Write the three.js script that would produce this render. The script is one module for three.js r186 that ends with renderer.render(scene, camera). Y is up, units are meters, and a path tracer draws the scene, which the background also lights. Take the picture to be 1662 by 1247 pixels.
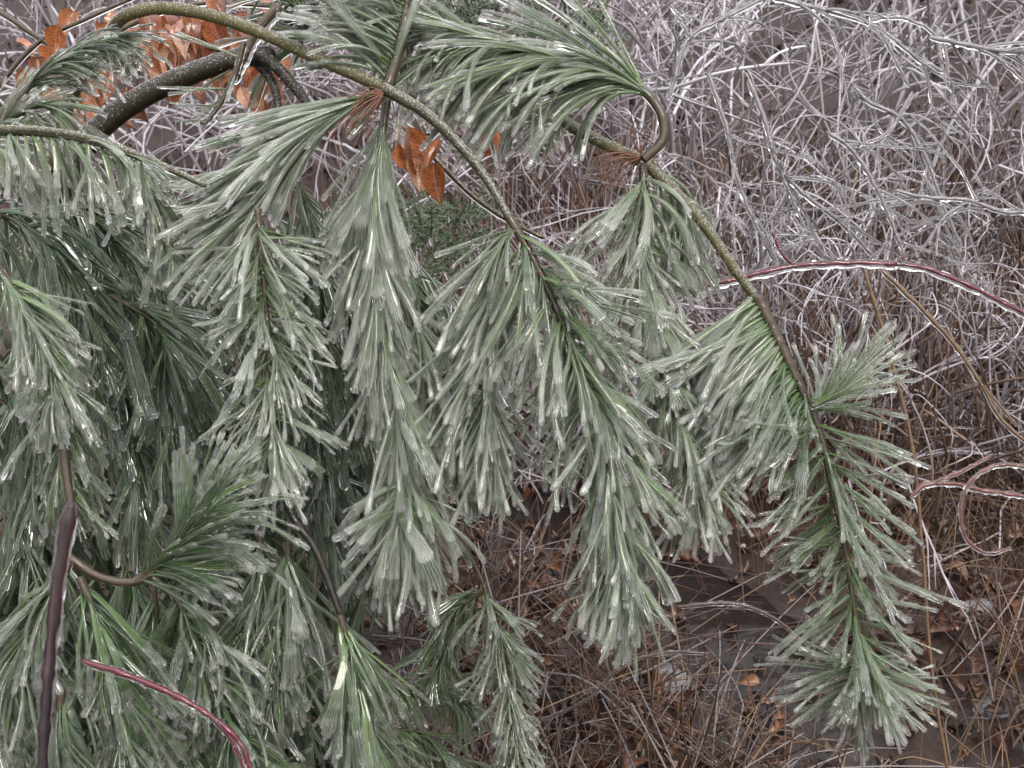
import * as THREE from 'three';
import * as BGU from 'three/addons/utils/BufferGeometryUtils.js';
import { ImprovedNoise } from 'three/addons/math/ImprovedNoise.js';

// ---------------------------------------------------------------- camera, sky, sun, exposure
const PW = 1662, PH = 1247, FOV = 40, PITCH = -25, EYE = new THREE.Vector3(0, 1.5, 0);
const scene = new THREE.Scene();
const camera = new THREE.PerspectiveCamera(FOV, PW / PH, 0.05, 300);
camera.position.copy(EYE);
camera.rotation.set(PITCH * Math.PI / 180, 0, 0);
camera.focus = 1.22; camera.userData.fStop = 18;
camera.updateMatrixWorld(true);

{ // even overcast sky, brighter overhead
  const W = 256, H = 128, d = new Float32Array(W * H * 4);
  const nz = new ImprovedNoise();
  for (let j = 0; j < H; j++) for (let i = 0; i < W; i++) {
    const el = ((j + 0.5) / H - 0.5) * Math.PI, az = (i + 0.5) / W * 2 * Math.PI;
    const s = Math.max(0, Math.sin(el));
    const x = Math.cos(az) * Math.cos(el), z = Math.sin(az) * Math.cos(el), y = Math.sin(el);
    const cl = 1 + 0.16 * nz.noise(x * 2.2 + 3, y * 4, z * 2.2) + 0.08 * nz.noise(x * 5, y * 9 + 4, z * 5);
    const b = (0.34 + 1.2 * s) * cl * 0.8;
    const k = (j * W + i) * 4;
    d[k] = b * 0.99; d[k + 1] = b * 0.985; d[k + 2] = b * 1.02; d[k + 3] = 1;
  }
  const t = new THREE.DataTexture(d, W, H, THREE.RGBAFormat, THREE.FloatType);
  t.mapping = THREE.EquirectangularReflectionMapping; t.minFilter = t.magFilter = THREE.LinearFilter;
  t.needsUpdate = true;
  scene.background = t; scene.environment = t; scene.environmentIntensity = 1;
}
const sun = new THREE.DirectionalLight(0xfff6ea, 0.9);
sun.position.set(2.2, 6, 1.6); sun.castShadow = true; sun.shadow.radius = 40;
sun.shadow.mapSize.set(2048, 2048);
Object.assign(sun.shadow.camera, { left: -6, right: 6, top: 6, bottom: -6, near: 0.5, far: 30 });
sun.target.position.set(0, 0.5, -2.5);
scene.add(sun, sun.target);

const renderer = new THREE.WebGLRenderer({ antialias: true });
renderer.toneMapping = THREE.LinearToneMapping;
renderer.toneMappingExposure = 2.25;
renderer.shadowMap.enabled = true;

// ---------------------------------------------------------------- helpers
function rng(seed) { let a = seed >>> 0; return () => { a = (a + 0x6D2B79F5) | 0; let t = Math.imul(a ^ (a >>> 15), 1 | a); t = (t + Math.imul(t ^ (t >>> 7), 61 | t)) ^ t; return ((t ^ (t >>> 14)) >>> 0) / 4294967296; }; }
const V = (x, y, z) => new THREE.Vector3(x, y, z);
const noise = new ImprovedNoise();
const lerp = (a, b, t) => a + (b - a) * t, clamp = (x, a, b) => Math.min(b, Math.max(a, x));
const TAN = Math.tan(FOV * Math.PI / 360);
const PXM = (d) => PH / (2 * TAN * d);              // pixels per metre at a depth
function at(px, py, depth) { // where the thing seen at a pixel of the photograph stands, at that depth
  return V((px / PW * 2 - 1) * TAN * PW / PH * depth, (1 - py / PH * 2) * TAN * depth, -depth).applyMatrix4(camera.matrixWorld);
}
const names = new Map();
function numbered(n) { const k = names.get(n) || 0; names.set(n, k + 1); return k ? `${n}_${String(k).padStart(3, '0')}` : n; }
function add(o, name, parent) { o.name = parent ? name : numbered(name); o.traverse((m) => { if (m.isMesh) m.castShadow = m.receiveShadow = true; }); (parent || scene).add(o); return o; }
function mesh(geo, mat, name, parent) { return add(new THREE.Mesh(geo, mat), name, parent); }
function tag(o, label, category, group, kind) { if (label) o.userData.label = label; if (category) o.userData.category = category; if (group) o.userData.group = group; if (kind) o.userData.kind = kind; return o; }
function thing(name, label, category, pos = V(0, 0, 0), group) { const g = new THREE.Group(); add(g, name); g.position.copy(pos); return tag(g, label, category, group); }

class MB { // collects tubes and faces into one geometry; one group per material index
  constructor() { this.parts = []; }
  // a tube along pts (Vector3) with radius r(t), optionally rx/rz flattening along a side direction
  tube(pts, r, { sides = 6, cap = true, capStart = false, bump = 0, bumpF = 40, seed = 0, uv = false, uvT = false, uv0 = 0, mat = 0, flat = null, color = null } = {}) {
    const n = pts.length, pos = [], uvs = [], idx = [], col = [];
    const T = pts.map((p, i) => pts[Math.min(n - 1, i + 1)].clone().sub(pts[Math.max(0, i - 1)]).normalize());
    let N = flat ? flat.dir.clone() : Math.abs(T[0].y) < 0.9 ? V(0, 1, 0) : V(1, 0, 0);
    const rows = [];
    let len = 0;
    for (let i = 0; i < n; i++) {
      N.addScaledVector(T[i], -N.dot(T[i])); if (N.lengthSq() < 1e-9) N.set(T[i].y, T[i].z, T[i].x).addScaledVector(T[i], -0.5); N.normalize();
      const B = T[i].clone().cross(N);
      if (i) len += pts[i].distanceTo(pts[i - 1]);
      rows.push({ c: pts[i], N: N.clone(), B, r: r(i / (n - 1)), t: i / (n - 1), len });
    }
    if (cap) { // rounded end
      const e = rows[n - 1], f = flat ? Math.max(0.6, 1) : 1;
      for (const k of [0.55, 0.87, 1.0]) rows.push({ ...e, c: e.c.clone().addScaledVector(T[n - 1], (e.r + (flat ? 0.6 * flat.k(1) : 0)) * k), r: e.r * Math.sqrt(Math.max(0.004, 1 - k * k)), t: 1 });
    }
    if (capStart) { const e = rows[0]; rows.unshift({ ...e, c: e.c.clone().addScaledVector(T[0], -e.r * 0.6), r: e.r * 0.1 }, { ...e, c: e.c.clone().addScaledVector(T[0], -e.r * 0.4), r: e.r * 0.75 }); }
    const cols = uv ? sides + 1 : sides;
    rows.forEach((w, i) => {
      for (let s = 0; s < cols; s++) {
        const a = s / sides * Math.PI * 2;
        let k = w.r; const fx = flat ? flat.k(w.t) : 0; // extra half width along N
        let ox = Math.cos(a) * k, oz = Math.sin(a) * k;
        if (flat) ox += Math.sign(Math.abs(ox) < 1e-6 ? 0 : ox) * fx * Math.min(1, w.r / (rows[Math.min(n - 1, i)].r + 1e-9));
        const p = w.c.clone().addScaledVector(w.N, ox).addScaledVector(w.B, oz);
        if (bump) { const q = bump * (noise.noise(p.x * bumpF * 1 + seed, p.y * bumpF + seed * 1.7, p.z * bumpF) + 0.5 * noise.noise(p.x * bumpF * 2.6 + 9, p.y * bumpF * 2.6 + seed, p.z * bumpF * 2.6)); p.addScaledVector(w.N, ox / k * q).addScaledVector(w.B, oz / k * q); }
        pos.push(p.x, p.y, p.z);
        if (uv) uvs.push(s / sides, w.len); if (uvT) uvs.push(s / sides, 0.01 + 0.96 * lerp(uv0, 1, w.t));
        if (color) { const c = color(w.t, s / sides); col.push(c[0], c[1], c[2]); }
      }
    });
    for (let i = 0; i < rows.length - 1; i++) for (let s = 0; s < sides; s++) {
      const a = i * cols + s, b = i * cols + (s + 1) % cols, c = a + cols, d = b + cols;
      idx.push(a, b, c, b, d, c);
    }
    return this.raw(pos, idx, uvs, col, mat);
  }
  raw(pos, idx, uvs, col, mat = 0) { this.parts.push({ pos, idx, uvs, col, mat }); return this; }
  build() {
    this.parts.sort((a, b) => a.mat - b.mat);
    let nv = 0, ni = 0; const hasUv = this.parts.some((p) => p.uvs?.length), hasCol = this.parts.some((p) => p.col?.length);
    for (const p of this.parts) { nv += p.pos.length / 3; ni += p.idx.length; }
    const P = new Float32Array(nv * 3), U = hasUv && new Float32Array(nv * 2), C = hasCol && new Float32Array(nv * 3).fill(1), I = new Uint32Array(ni);
    const g = new THREE.BufferGeometry(); let v = 0, i = 0, start = 0, cur = this.parts[0]?.mat ?? 0;
    for (const p of this.parts) {
      if (p.mat !== cur) { g.addGroup(start, i - start, cur); start = i; cur = p.mat; }
      P.set(p.pos, v * 3); if (p.uvs?.length) U.set(p.uvs, v * 2); if (p.col?.length) C.set(p.col, v * 3);
      for (let k = 0; k < p.idx.length; k++) I[i + k] = p.idx[k] + v;
      v += p.pos.length / 3; i += p.idx.length;
    }
    g.addGroup(start, i - start, cur);
    g.setAttribute('position', new THREE.BufferAttribute(P, 3)); if (U) g.setAttribute('uv', new THREE.BufferAttribute(U, 2)); if (C) g.setAttribute('color', new THREE.BufferAttribute(C, 3));
    g.setIndex(new THREE.BufferAttribute(I, 1)); g.computeVertexNormals();
    return g;
  }
}
function smooth(pts, n) { return new THREE.CatmullRomCurve3(pts, false, 'centripetal').getSpacedPoints(n); }
const px = (list, depth) => list.map(([x, y, d]) => at(x, y, d ?? depth));

// ---------------------------------------------------------------- materials
const std = (r, g, b, rough, o = {}) => { const m = new THREE.MeshPhysicalMaterial({ roughness: rough, ...o }); m.color.setRGB(r, g, b); return m; };
// how clear the ice is along a finger (v: base to tip) and around it: clear at the base, milky and bubbly near the tip
function clarity(seed, base, tip) {
  const W = 32, H = 128, d = new Uint8Array(W * H * 4);
  for (let j = 0; j < H; j++) for (let i = 0; i < W; i++) {
    const v = j / H, a = i / W * 6.2832, n = noise.noise(Math.cos(a) * 1.3 + seed, Math.sin(a) * 1.3, v * 9) + 0.7 * noise.noise(Math.cos(a) * 2 + 5, Math.sin(a) * 2 + seed, v * 30);
    const c = clamp(lerp(base, tip, v ** 1.6) + 0.07 * n * (0.3 + v), 0.15, 1) * 255, k = (j * W + i) * 4;
    d[k] = d[k + 1] = d[k + 2] = c; d[k + 3] = 255;
  }
  const t = new THREE.DataTexture(d, W, H); t.magFilter = THREE.LinearFilter; t.wrapS = t.wrapT = THREE.RepeatWrapping; t.needsUpdate = true; return t;
}
const ICE = [0, 1, 2].map((k) => std(0.93, 0.94, 0.91, [0.03, 0.04, 0.06][k], { transmission: 1, side: THREE.DoubleSide, transmissionMap: clarity(k * 3 + 1, [1.0, 1.0, 0.97][k], [0.985, 0.95, 0.875][k]), thickness: 0, ior: 1.45 }));
const DEEPICE = std(0.9, 0.94, 0.88, 0.05, { transmission: 0.985, thickness: 0.006, ior: 1.31 });
const BEAD = std(0.97, 0.98, 0.96, 0.02, { transmission: 0.96, thickness: 0.004, ior: 1.33 });
const CLEAR = std(1, 1, 1, 0.03, { transmission: 1, thickness: 0.006, ior: 1.36 });
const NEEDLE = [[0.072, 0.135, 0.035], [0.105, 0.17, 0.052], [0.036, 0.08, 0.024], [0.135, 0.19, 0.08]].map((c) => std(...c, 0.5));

// ---------------------------------------------------------------- pine needle bundles
// a bundle grows from the origin along +y, droops towards -z, and is coated with fingers of ice
function bundleGeo(seed, bend, style, plain = false) {
  const R = rng(seed * 7919 + 13), b = new MB(), L = 0.095;
  const kinds = [[[5], [3, 2], [5], [4, 1]], [[2, 2, 1], [3, 2], [3, 1, 1], [2, 3]], [[2, 1, 1, 1], [1, 2, 1, 1], [1, 1, 1, 1, 1], [2, 2, 1]]][style];
  const groups = kinds[Math.floor(R() * kinds.length)], fan = lerp(0.0020, 0.0042, R()) * [1.3, 1.1, 1][style], spread = [0.006, 0.012, 0.019][style];
  groups.forEach((cnt, gi) => {
    const side = (gi - (groups.length - 1) / 2 + (R() - 0.5) * 0.5) * spread * lerp(0.5, 1.2, R()), len = L * lerp(0.74, 1.04, R()), bd = bend * lerp(0.75, 1.3, R()), dz = (R() - 0.5) * spread * 1.6, wob = (R() - 0.5) * 0.005, ph = R() * 6, flare = lerp(0.9, 1.7, R());
    const path = (t, off, oz) => { const s = t * len; return V(side * t ** 1.5 + off * (0.3 + 0.7 * t ** flare) + wob * Math.sin(t * 5 + ph), s * (1 - 0.35 * bd * bd * t), -bd * 0.55 * len * t * t + oz * (0.3 + t) + dz * t ** 1.4); };
    const th = lerp(0.0015, 0.0025, R()), half = (cnt - 1) * 0.5 * fan * 0.6, end = cnt > 1 && !plain ? lerp(0.74, 0.9, R()) : 1.03, start = lerp(0.0, 0.22, R());
    for (let k = 0; k < cnt; k++) {
      const off = (k - (cnt - 1) / 2) * fan * 0.6, oz = (R() - 0.5) * 0.0016, tl = lerp(0.9, 1.02, R());
      const pts = []; for (let i = 0; i <= 6; i++) pts.push(path(i / 6 * tl, off, oz));
      b.tube(pts, (t) => 0.00082 * (1 - 0.4 * t), { sides: 3, cap: false, mat: 0 });
      if (cnt > 1 && !plain) { // each needle ends in a bead of its own
        const q = [], a = end - 0.04, e = tl + 0.03 + 0.05 * R(), bead = th * lerp(0.75, 1.3, R() ** 2.5); for (let i = 0; i <= 4; i++) q.push(path(lerp(a, e, i / 4), off, oz));
        b.tube(q, (t) => lerp(th * 0.75, bead, t * t), { sides: 7, mat: 2, bump: th * 0.1, bumpF: 120, uvT: true, uv0: 0.6, capStart: true });
      }
    }
    if (cnt === 1 && !plain && R() < 0.7) { const q = []; for (let i = 0; i <= 3; i++) q.push(path(lerp(0.93, 1.06, i / 3), 0, 0)); const bead = th * lerp(1.0, 1.4, R() ** 1.5); b.tube(q, (t) => bead * (0.8 + 0.25 * t), { sides: 8, mat: 2, capStart: true, uvT: true }); }
    const blob = cnt > 1 ? 1 : lerp(1.0, 1.6, R() ** 2), pts = []; for (let i = 0; i <= 11; i++) pts.push(path(start + (end - start) * i / 11, 0, 0));
    b.tube(pts, (t) => th * (0.6 + 0.4 * Math.sqrt(t * 0.9 + 0.1)) * (1 + (blob - 1) * clamp((t - 0.82) / 0.18, 0, 1)) * (1 + 0.12 * Math.sin(t * lerp(12, 24, (gi * 0.37) % 1) + ph)),
      { sides: 9, mat: 1, bump: th * 0.22, bumpF: 80, seed: seed + gi * 5, uvT: true, flat: { dir: V(1, 0, 0), k: (t) => half * (0.3 + 0.7 * t ** flare) } });
  });
  return b.build();
}
const DOWN = V(0, -1, 0);

let bundleCount = 0;
function placement(pos, dir, bend, size, R, st = 1, plain = false) {
  const y = dir.clone().normalize();
  let z = DOWN.clone().addScaledVector(y, -DOWN.dot(y)).negate();                 // local -z is down
  if (z.lengthSq() < 1e-3) z = V(R() - 0.5, 0, R() - 0.5);
  z.normalize().applyAxisAngle(y, (R() - 0.5) * 1.1); z.addScaledVector(y, -z.dot(y)).normalize();
  const geo = bundleGeo(++bundleCount, clamp(bend, 0, 3) * 0.4, st, plain);
  const m = new THREE.Matrix4().makeBasis(y.clone().cross(z), y, z).scale(V(size * lerp(0.9, 1.15, R()), size, size * lerp(0.9, 1.15, R()))).setPosition(pos);
  return { m, geo };
}

// ---------------------------------------------------------------- ground and creek
const groundH = (x, z) => {
  const d = -z;
  let h = 0.05 * noise.noise(x * 0.8, 1.3, z * 0.8) + 0.025 * noise.noise(x * 3.1, 5.3, z * 3.1) + 0.018 * noise.noise(x * 9, 2.3, z * 9) + 0.013 * noise.noise(x * 21, 7.3, z * 21);
  h += d > 3.0 ? (d - 3.0) ** 2 / (d - 3.0 + 1.2) * 0.34 * (d > 30 ? 30 / d + (d - 30) / d * 0.4 : 1) : 0;
  h += 0.5 * clamp((d - 8) / 12, 0, 1) * noise.noise(x * 0.15, 9.1, z * 0.15);
  const c = creekDist(x, z); h -= 0.26 * Math.exp(-((c / 0.21) ** 2) * 0.9);
  return h;
};
const CREEK = [[-2.6, -3.3], [-0.6, -3.0], [0.1, -2.5], [0.45, -2.16], [0.58, -1.98], [0.56, -1.75], [0.85, -1.4], [1.8, -0.8]];
function creekDist(x, z) { let b = 9; for (let i = 0; i < CREEK.length - 1; i++) { const [ax, az] = CREEK[i], [bx, bz] = CREEK[i + 1], vx = bx - ax, vz = bz - az, t = clamp(((x - ax) * vx + (z - az) * vz) / (vx * vx + vz * vz), 0, 1); b = Math.min(b, Math.hypot(x - ax - vx * t, z - az - vz * t)); } return b; }
function groundAt(x, y) { const o = EYE, d = at(x, y, 1).sub(EYE).normalize(), p = V(); for (let s = 0.8; s < 60; s += 0.01) { p.copy(o).addScaledVector(d, s); if (p.y < groundH(p.x, p.z)) return p; } return p; }
function canvasNoise(size, fn) { const d = new Uint8Array(size * size * 4); for (let j = 0; j < size; j++) for (let i = 0; i < size; i++) { const c = fn(i / size, j / size), k = (j * size + i) * 4; d[k] = clamp(c[0], 0, 1) * 255; d[k + 1] = clamp(c[1], 0, 1) * 255; d[k + 2] = clamp(c[2], 0, 1) * 255; d[k + 3] = 255; } const t = new THREE.DataTexture(d, size, size); t.magFilter = THREE.LinearFilter; t.wrapS = t.wrapT = THREE.RepeatWrapping; t.colorSpace = THREE.SRGBColorSpace; t.needsUpdate = true; return t; }
{
  const tex = canvasNoise(512, (u, v) => { // wet leaf mould
    const P = 2 * Math.PI, x = Math.cos(u * P), y = Math.sin(u * P), z = Math.cos(v * P), w = Math.sin(v * P);
    const a = noise.noise(x * 3 + z * 2, y * 3 + w * 2, z * 3 - x), b = noise.noise(x * 9 + w * 7, y * 9 - z * 8, w * 9), c = noise.noise(x * 25 + z * 24, y * 25 + w * 22, z * 25 - y * 19);
    const k = 0.5 + 0.25 * a + 0.3 * b + 0.35 * c; return [0.09 + 0.22 * k, 0.06 + 0.15 * k, 0.05 + 0.125 * k];
  });
  const xs = [], n = 300; for (let i = 0; i <= n; i++) { const t = i / n * 2 - 1; xs.push(Math.sign(t) * (Math.abs(t) * 4 + Math.abs(t) ** 5 * 75)); }
  const zs = []; for (let i = 0; i <= 320; i++) { const t = i / 320; zs.push(2 - t * 8 - t ** 8 * 80); }
  const pos = [], uv = [], idx = [];
  zs.forEach((z, j) => xs.forEach((x, i) => { pos.push(x, groundH(x, z), z); uv.push(x * 0.9, z * 0.9); if (i && j) { const b = j * xs.length + i, a = b - xs.length; idx.push(a - 1, a, b - 1, a, b, b - 1); } }));
  zs.push(0);
  const gm = std(1, 1, 1, 0.55, { map: tex, bumpMap: tex, bumpScale: 0.012 });
  tag(mesh(new MB().raw(pos, idx, uv, null).build(), gm, 'ground'), 'dark wet ground with leaf mould rising to a bank', null, null, 'structure');
  // creek water: a rippled sheet in its channel
  const wp = [], wi = [], curve = new THREE.CatmullRomCurve3(CREEK.map(([x, z]) => V(x, 0, z))), N = 260, M = 30;
  for (let i = 0; i <= N; i++) { const c = curve.getPoint(i / N), t = curve.getTangent(i / N), s = V(-t.z, 0, t.x); for (let k = 0; k <= M; k++) { const q = c.clone().addScaledVector(s, (k / M - 0.5) * 0.62); const y = -0.135 - 0.05 * clamp((q.z + 2.1) * 2, 0, 1) + 0.005 * noise.noise(q.x * 9, 3, q.z * 16) + 0.004 * noise.noise(q.x * 30, 1, q.z * 34); wp.push(q.x, y, q.z); if (i && k) { const b = i * (M + 1) + k, a = b - M - 1; wi.push(a - 1, a, b - 1, a, b, b - 1); } } }
  tag(mesh(new MB().raw(wp, wi).build(), std(0.022, 0.017, 0.016, 0.05, { ior: 1.33 }), 'creek_water'), 'shallow dark creek water between brown banks', null, null, 'structure');
}

// ---------------------------------------------------------------- ground cover
const BROWNS = [[0.10, 0.042, 0.024], [0.17, 0.07, 0.034], [0.06, 0.03, 0.022], [0.26, 0.12, 0.055], [0.12, 0.085, 0.06], [0.04, 0.024, 0.02]];
function leafGeo(seed, lobes = 0, curl = 0.5, w = 0.3) { // unit-long leaf, stalk at the origin, tip at +y
  const R = rng(seed), n = 12, m = 6, pos = [], idx = [], uv = [], c1 = curl * (R() - 0.3), tw = (R() - 0.5) * 1.2;
  for (let i = 0; i <= n; i++) for (let j = 0; j <= m; j++) {
    const t = i / n, s = j / m * 2 - 1;
    let hw = w * Math.pow(Math.sin(Math.PI * Math.pow(t, 0.85)), 0.75) * (1 - 0.15 * t) + 0.008;
    if (lobes) hw *= 0.72 + 0.4 * Math.sin(t * Math.PI * 2 * lobes + (s > 0 ? 0.3 : 0));
    const x = s * hw, y = t * (1 - 0.12 * Math.abs(s)), a = tw * t, z = curl * s * s * hw * 1.6 - c1 * t * t * 0.5 + 0.02 * Math.sin(t * 17 + s * 3 + seed) * Math.abs(s) + 0.05 * Math.sin(t * 5 + seed * 2);
    pos.push(x * Math.cos(a) - z * Math.sin(a), y, x * Math.sin(a) + z * Math.cos(a)); uv.push(j / m, t);
    if (i && j) { const b = i * (m + 1) + j, q = b - m - 1; idx.push(q - 1, q, b - 1, q, b, b - 1); }
  }
  return new MB().raw(pos, idx, uv, null).build();
}
const LITTER = [1, 2, 3].map((k) => leafGeo(k * 5, k % 2 ? 2.5 : 0, 0.7, k % 2 ? 0.42 : 0.3));
const PR = rng(4242);
function worthwhile(p) { // thin out what stands far outside the frame or deep behind the pine
  const q = p.clone().project(camera), x = (q.x + 1) / 2 * PW, y = (1 - q.y) / 2 * PH;
  if (x < -200 || x > PW + 260) return PR() < 0.3;
  if (x < 700 && y > 340) return PR() < 0.3;
  return true;
}
function scatter(geo, mat, name, parent, list) {
  list = list.filter((e) => worthwhile(e.p));
  const im = new THREE.InstancedMesh(geo, mat, list.length), m = new THREE.Matrix4(), q = new THREE.Quaternion(), c = new THREE.Color();
  list.forEach((e, i) => { q.setFromEuler(e.rot); im.setMatrixAt(i, m.compose(e.p, q, e.s)); im.setColorAt(i, c.setRGB(...e.c)); });
  add(im, name, parent); im.userData.kind = 'stuff'; return im;
}
{
  const grp = tag(thing('leaf_litter'), 'curled brown leaves lying over the wet ground', 'leaf litter', null, 'stuff'), R = rng(77);
  LITTER.forEach((geo, v) => {
    const list = [];
    for (let i = 0; i < 2700; i++) {
      const z = -1.3 - R() ** 2 * 6.0, x = (R() - 0.5) * (2.2 - z * 1.1), cd = creekDist(x, z); if (cd < 0.19 && R() < 0.72) continue;
      const s = lerp(0.025, 0.08, R() ** 1.5), k = BROWNS[Math.floor(R() * 6)], f = lerp(0.4, 1.0, R());
      list.push({ p: V(x, Math.max(groundH(x, z), -0.14 - 0.05 * clamp((z + 2.1) * 2, 0, 1)) + 0.004 + R() * 0.02, z), rot: new THREE.Euler(-Math.PI / 2 + (R() - 0.5) * 0.9, (R() - 0.5) * 0.9, R() * 6.3, 'YXZ'), s: V(s, s, s), c: k.map((a) => a * f) });
      list[list.length - 1].rot.y = R() * 6.3;
    }
    scatter(geo, std(0.8, 0.75, 0.75, 0.35, { clearcoat: 0.5, clearcoatRoughness: 0.15 }), 'leaves', grp, list);
  });
}
// twig tuft: many bent stems from one foot, unit high
function tuftGeo(seed, n, h, r, lean, sides = 4) {
  const R = rng(seed), b = new MB();
  for (let i = 0; i < n; i++) {
    const a = R() * 6.28, l = lean * R(), hh = h * lerp(0.5, 1, R()), k = (R() - 0.3) * 0.7, kn = (R() - 0.5) * 0.25, p0 = V((R() - 0.5) * 0.28, -0.02, (R() - 0.5) * 0.28), pts = [];
    const breaks = R() < 0.25 ? lerp(0.4, 0.8, R()) : 2, ba = R() * 6.28;
    for (let j = 0; j <= 8; j++) { const t = j / 8; const out = l * hh * (t + k * t * t) ; const p = p0.clone().add(V(Math.cos(a) * out + kn * Math.sin(t * 4) * 0.12, hh * t * (1 - 0.3 * l * l * t), Math.sin(a) * out)); if (t > breaks) { const u = (t - breaks) * hh; p.y -= u * 1.3; p.x += Math.cos(ba) * u * 0.8; p.z += Math.sin(ba) * u * 0.8; } pts.push(p); }
    b.tube(pts, (t) => r * lerp(0.7, 1.3, (i * 0.37) % 1) * (1 - 0.5 * t), { sides, cap: false });
  }
  return b.build();
}
{
  const R = rng(91), straw = tag(thing('dry_grass'), 'fallen tan straw and dry grass on the bank', 'dry grass', null, 'stuff');
  for (let v = 0; v < 3; v++) {
    const list = [];
    for (let i = 0; i < 620; i++) {
      const z = -1.3 - R() ** 1.3 * 3.0, x = (R() - 0.45) * (2.4 - z * 1.0); if (creekDist(x, z) < 0.22 && R() < 0.8) continue;
      const s = lerp(0.5, 1.0, R()), k = [[0.22, 0.145, 0.085], [0.085, 0.045, 0.032], [0.12, 0.066, 0.046], [0.05, 0.03, 0.024], [0.075, 0.042, 0.034], [0.22, 0.19, 0.19]][Math.floor(R() * 6)];
      list.push({ p: V(x, groundH(x, z), z), rot: new THREE.Euler((R() - 0.5) * 1.6, R() * 6.3, (R() - 0.5) * 1.6), s: V(s, s * 0.8, s), c: k });
    }
    scatter(tuftGeo(300 + v, 9, 0.36, 0.0026, 1.7), std(1, 1, 1, 0.45), 'straw', straw, list);
  }
  const stalks = tag(thing('dry_stalks'), 'stand of upright brown dead stalks behind the creek', 'dead stalks', null, 'stuff');
  for (let v = 0; v < 3; v++) {
    const list = [];
    for (let i = 0; i < 230; i++) {
      const z = -2.5 - R() ** 0.9 * 1.9, x = lerp(-0.3, 1.0, R()) * (-z) * 0.62 + 0.1; if (creekDist(x, z) < 0.25) continue;
      const s = lerp(0.7, 1.15, R()), k = [[0.115, 0.066, 0.048], [0.065, 0.04, 0.033], [0.2, 0.125, 0.085], [0.3, 0.265, 0.27]][Math.floor(R() * 4)];
      list.push({ p: V(x, groundH(x, z), z), rot: new THREE.Euler((R() - 0.5) * 0.45, R() * 6.3, (R() - 0.5) * 0.45), s: V(s, s * 1.1, s), c: k });
    }
    scatter(tuftGeo(400 + v, 9, 0.55, 0.0042, 0.8), std(1, 1, 1, 0.4, { clearcoat: 0.6, clearcoatRoughness: 0.1 }), 'stalks', stalks, list);
  }
}
// icy thicket: bushes of forking arched twigs, each with an ice skin
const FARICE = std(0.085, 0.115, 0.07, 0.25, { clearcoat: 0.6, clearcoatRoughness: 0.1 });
const BARK = std(0.11, 0.07, 0.06, 0.6), TWIGICE = std(1, 1, 1, 0.22, { vertexColors: true, clearcoat: 1, clearcoatRoughness: 0.08 });
const TWIGTONES = [[0.40, 0.375, 0.405], [0.34, 0.315, 0.335], [0.46, 0.44, 0.475], [0.25, 0.215, 0.225], [0.28, 0.225, 0.215], [0.54, 0.525, 0.555], [0.08, 0.055, 0.05]];
function twigs(b, p, dir, len, r, depth, R, clear = false) {
  const pts = [p.clone()], d = dir.clone(), n = 9, kids = [];
  const cv = V(R() - 0.5, R() - 0.72, R() - 0.5).multiplyScalar(0.32);
  for (let i = 0; i < n; i++) { d.add(cv).add(V(R() - 0.5, R() - 0.5, R() - 0.5).multiplyScalar(R() < 0.2 ? 0.6 : 0.1)).normalize(); pts.push(pts[i].clone().addScaledVector(d, len / n)); if (depth > 0 && i > 1 && R() < 0.5) kids.push([pts[i + 1].clone(), d.clone(), i / n]); }
  const k = TWIGTONES[R() < 0.06 ? 6 : Math.floor(R() * 6)], core = TWIGTONES[R() < 0.5 ? 6 : 3], cs = Math.floor(R() * 6), f = lerp(0.8, 1.2, R());
  if (clear) b.tube(pts, (t) => r * (1 - 0.45 * t) * 0.45, { sides: 5, cap: false, mat: 0 });
  b.tube(pts, (t) => r * (1 - 0.45 * t) * (1 + 0.15 * Math.sin(t * 37 + len * 90)), { sides: 6, cap: true, mat: 1, bump: r * 0.35, bumpF: 70, seed: len * 10, color: clear ? null : (t, s) => (Math.round(s * 6) === cs ? core : k).map((c) => c * f) });
  for (const [q, e, t] of kids) { const ax = V(R() - 0.5, R() - 0.5, R() - 0.5).normalize(); twigs(b, q, e.applyAxisAngle(ax, lerp(0.3, 0.85, R()) * (R() < 0.5 ? 1 : -1)), len * lerp(0.25, 0.6, R()) * (1 - 0.3 * t), r * lerp(0.55, 0.8, R()), depth - 1, R, clear); }
}
{
  const grp = tag(thing('icy_thicket'), 'tangled grey thicket of ice coated twigs covering the slope', 'thicket', null, 'stuff'), R = rng(123);
  for (let v = 0; v < 7; v++) {
    const b = new MB(), Q = rng(500 + v);
    for (let k = 0; k < 4; k++) twigs(b, V((Q() - 0.5) * 0.3, 0, (Q() - 0.5) * 0.3), V(-0.5 + (Q() - 0.5) * 1.3, 1, (Q() - 0.5) * 0.9).normalize(), lerp(0.9, 1.9, Q()), lerp(0.005, 0.0115, Q()), 2, Q);
    const geo = b.build(), list = []; geo.clearGroups();
    for (let i = 0; i < 44; i++) {
      const low = i < 13, z = low ? -2.55 - R() * 0.8 : -3.75 - R() ** 1.15 * 4.8, x = low ? lerp(-0.5, 1.9, R()) : (R() - 0.42) * (1.2 - z * 1.15), s = low ? lerp(0.3, 0.55, R()) : lerp(0.6, 1.15, R()) * (z > -3.9 ? 0.75 : 1);
      const g0 = lerp(0.8, 1.15, R()); list.push({ p: V(x, groundH(x, z) - 0.05, z), rot: new THREE.Euler((R() - 0.5) * 0.7, (R() - 0.5) * 2.2 + (R() < 0.2 ? 3.1 : 0), (R() - 0.5) * 0.7), s: V(s, s, s), c: [g0, g0 * 0.98, g0] });
    }
    const im = scatter(geo, TWIGICE, 'twigs', grp, list);
  }
}

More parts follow.
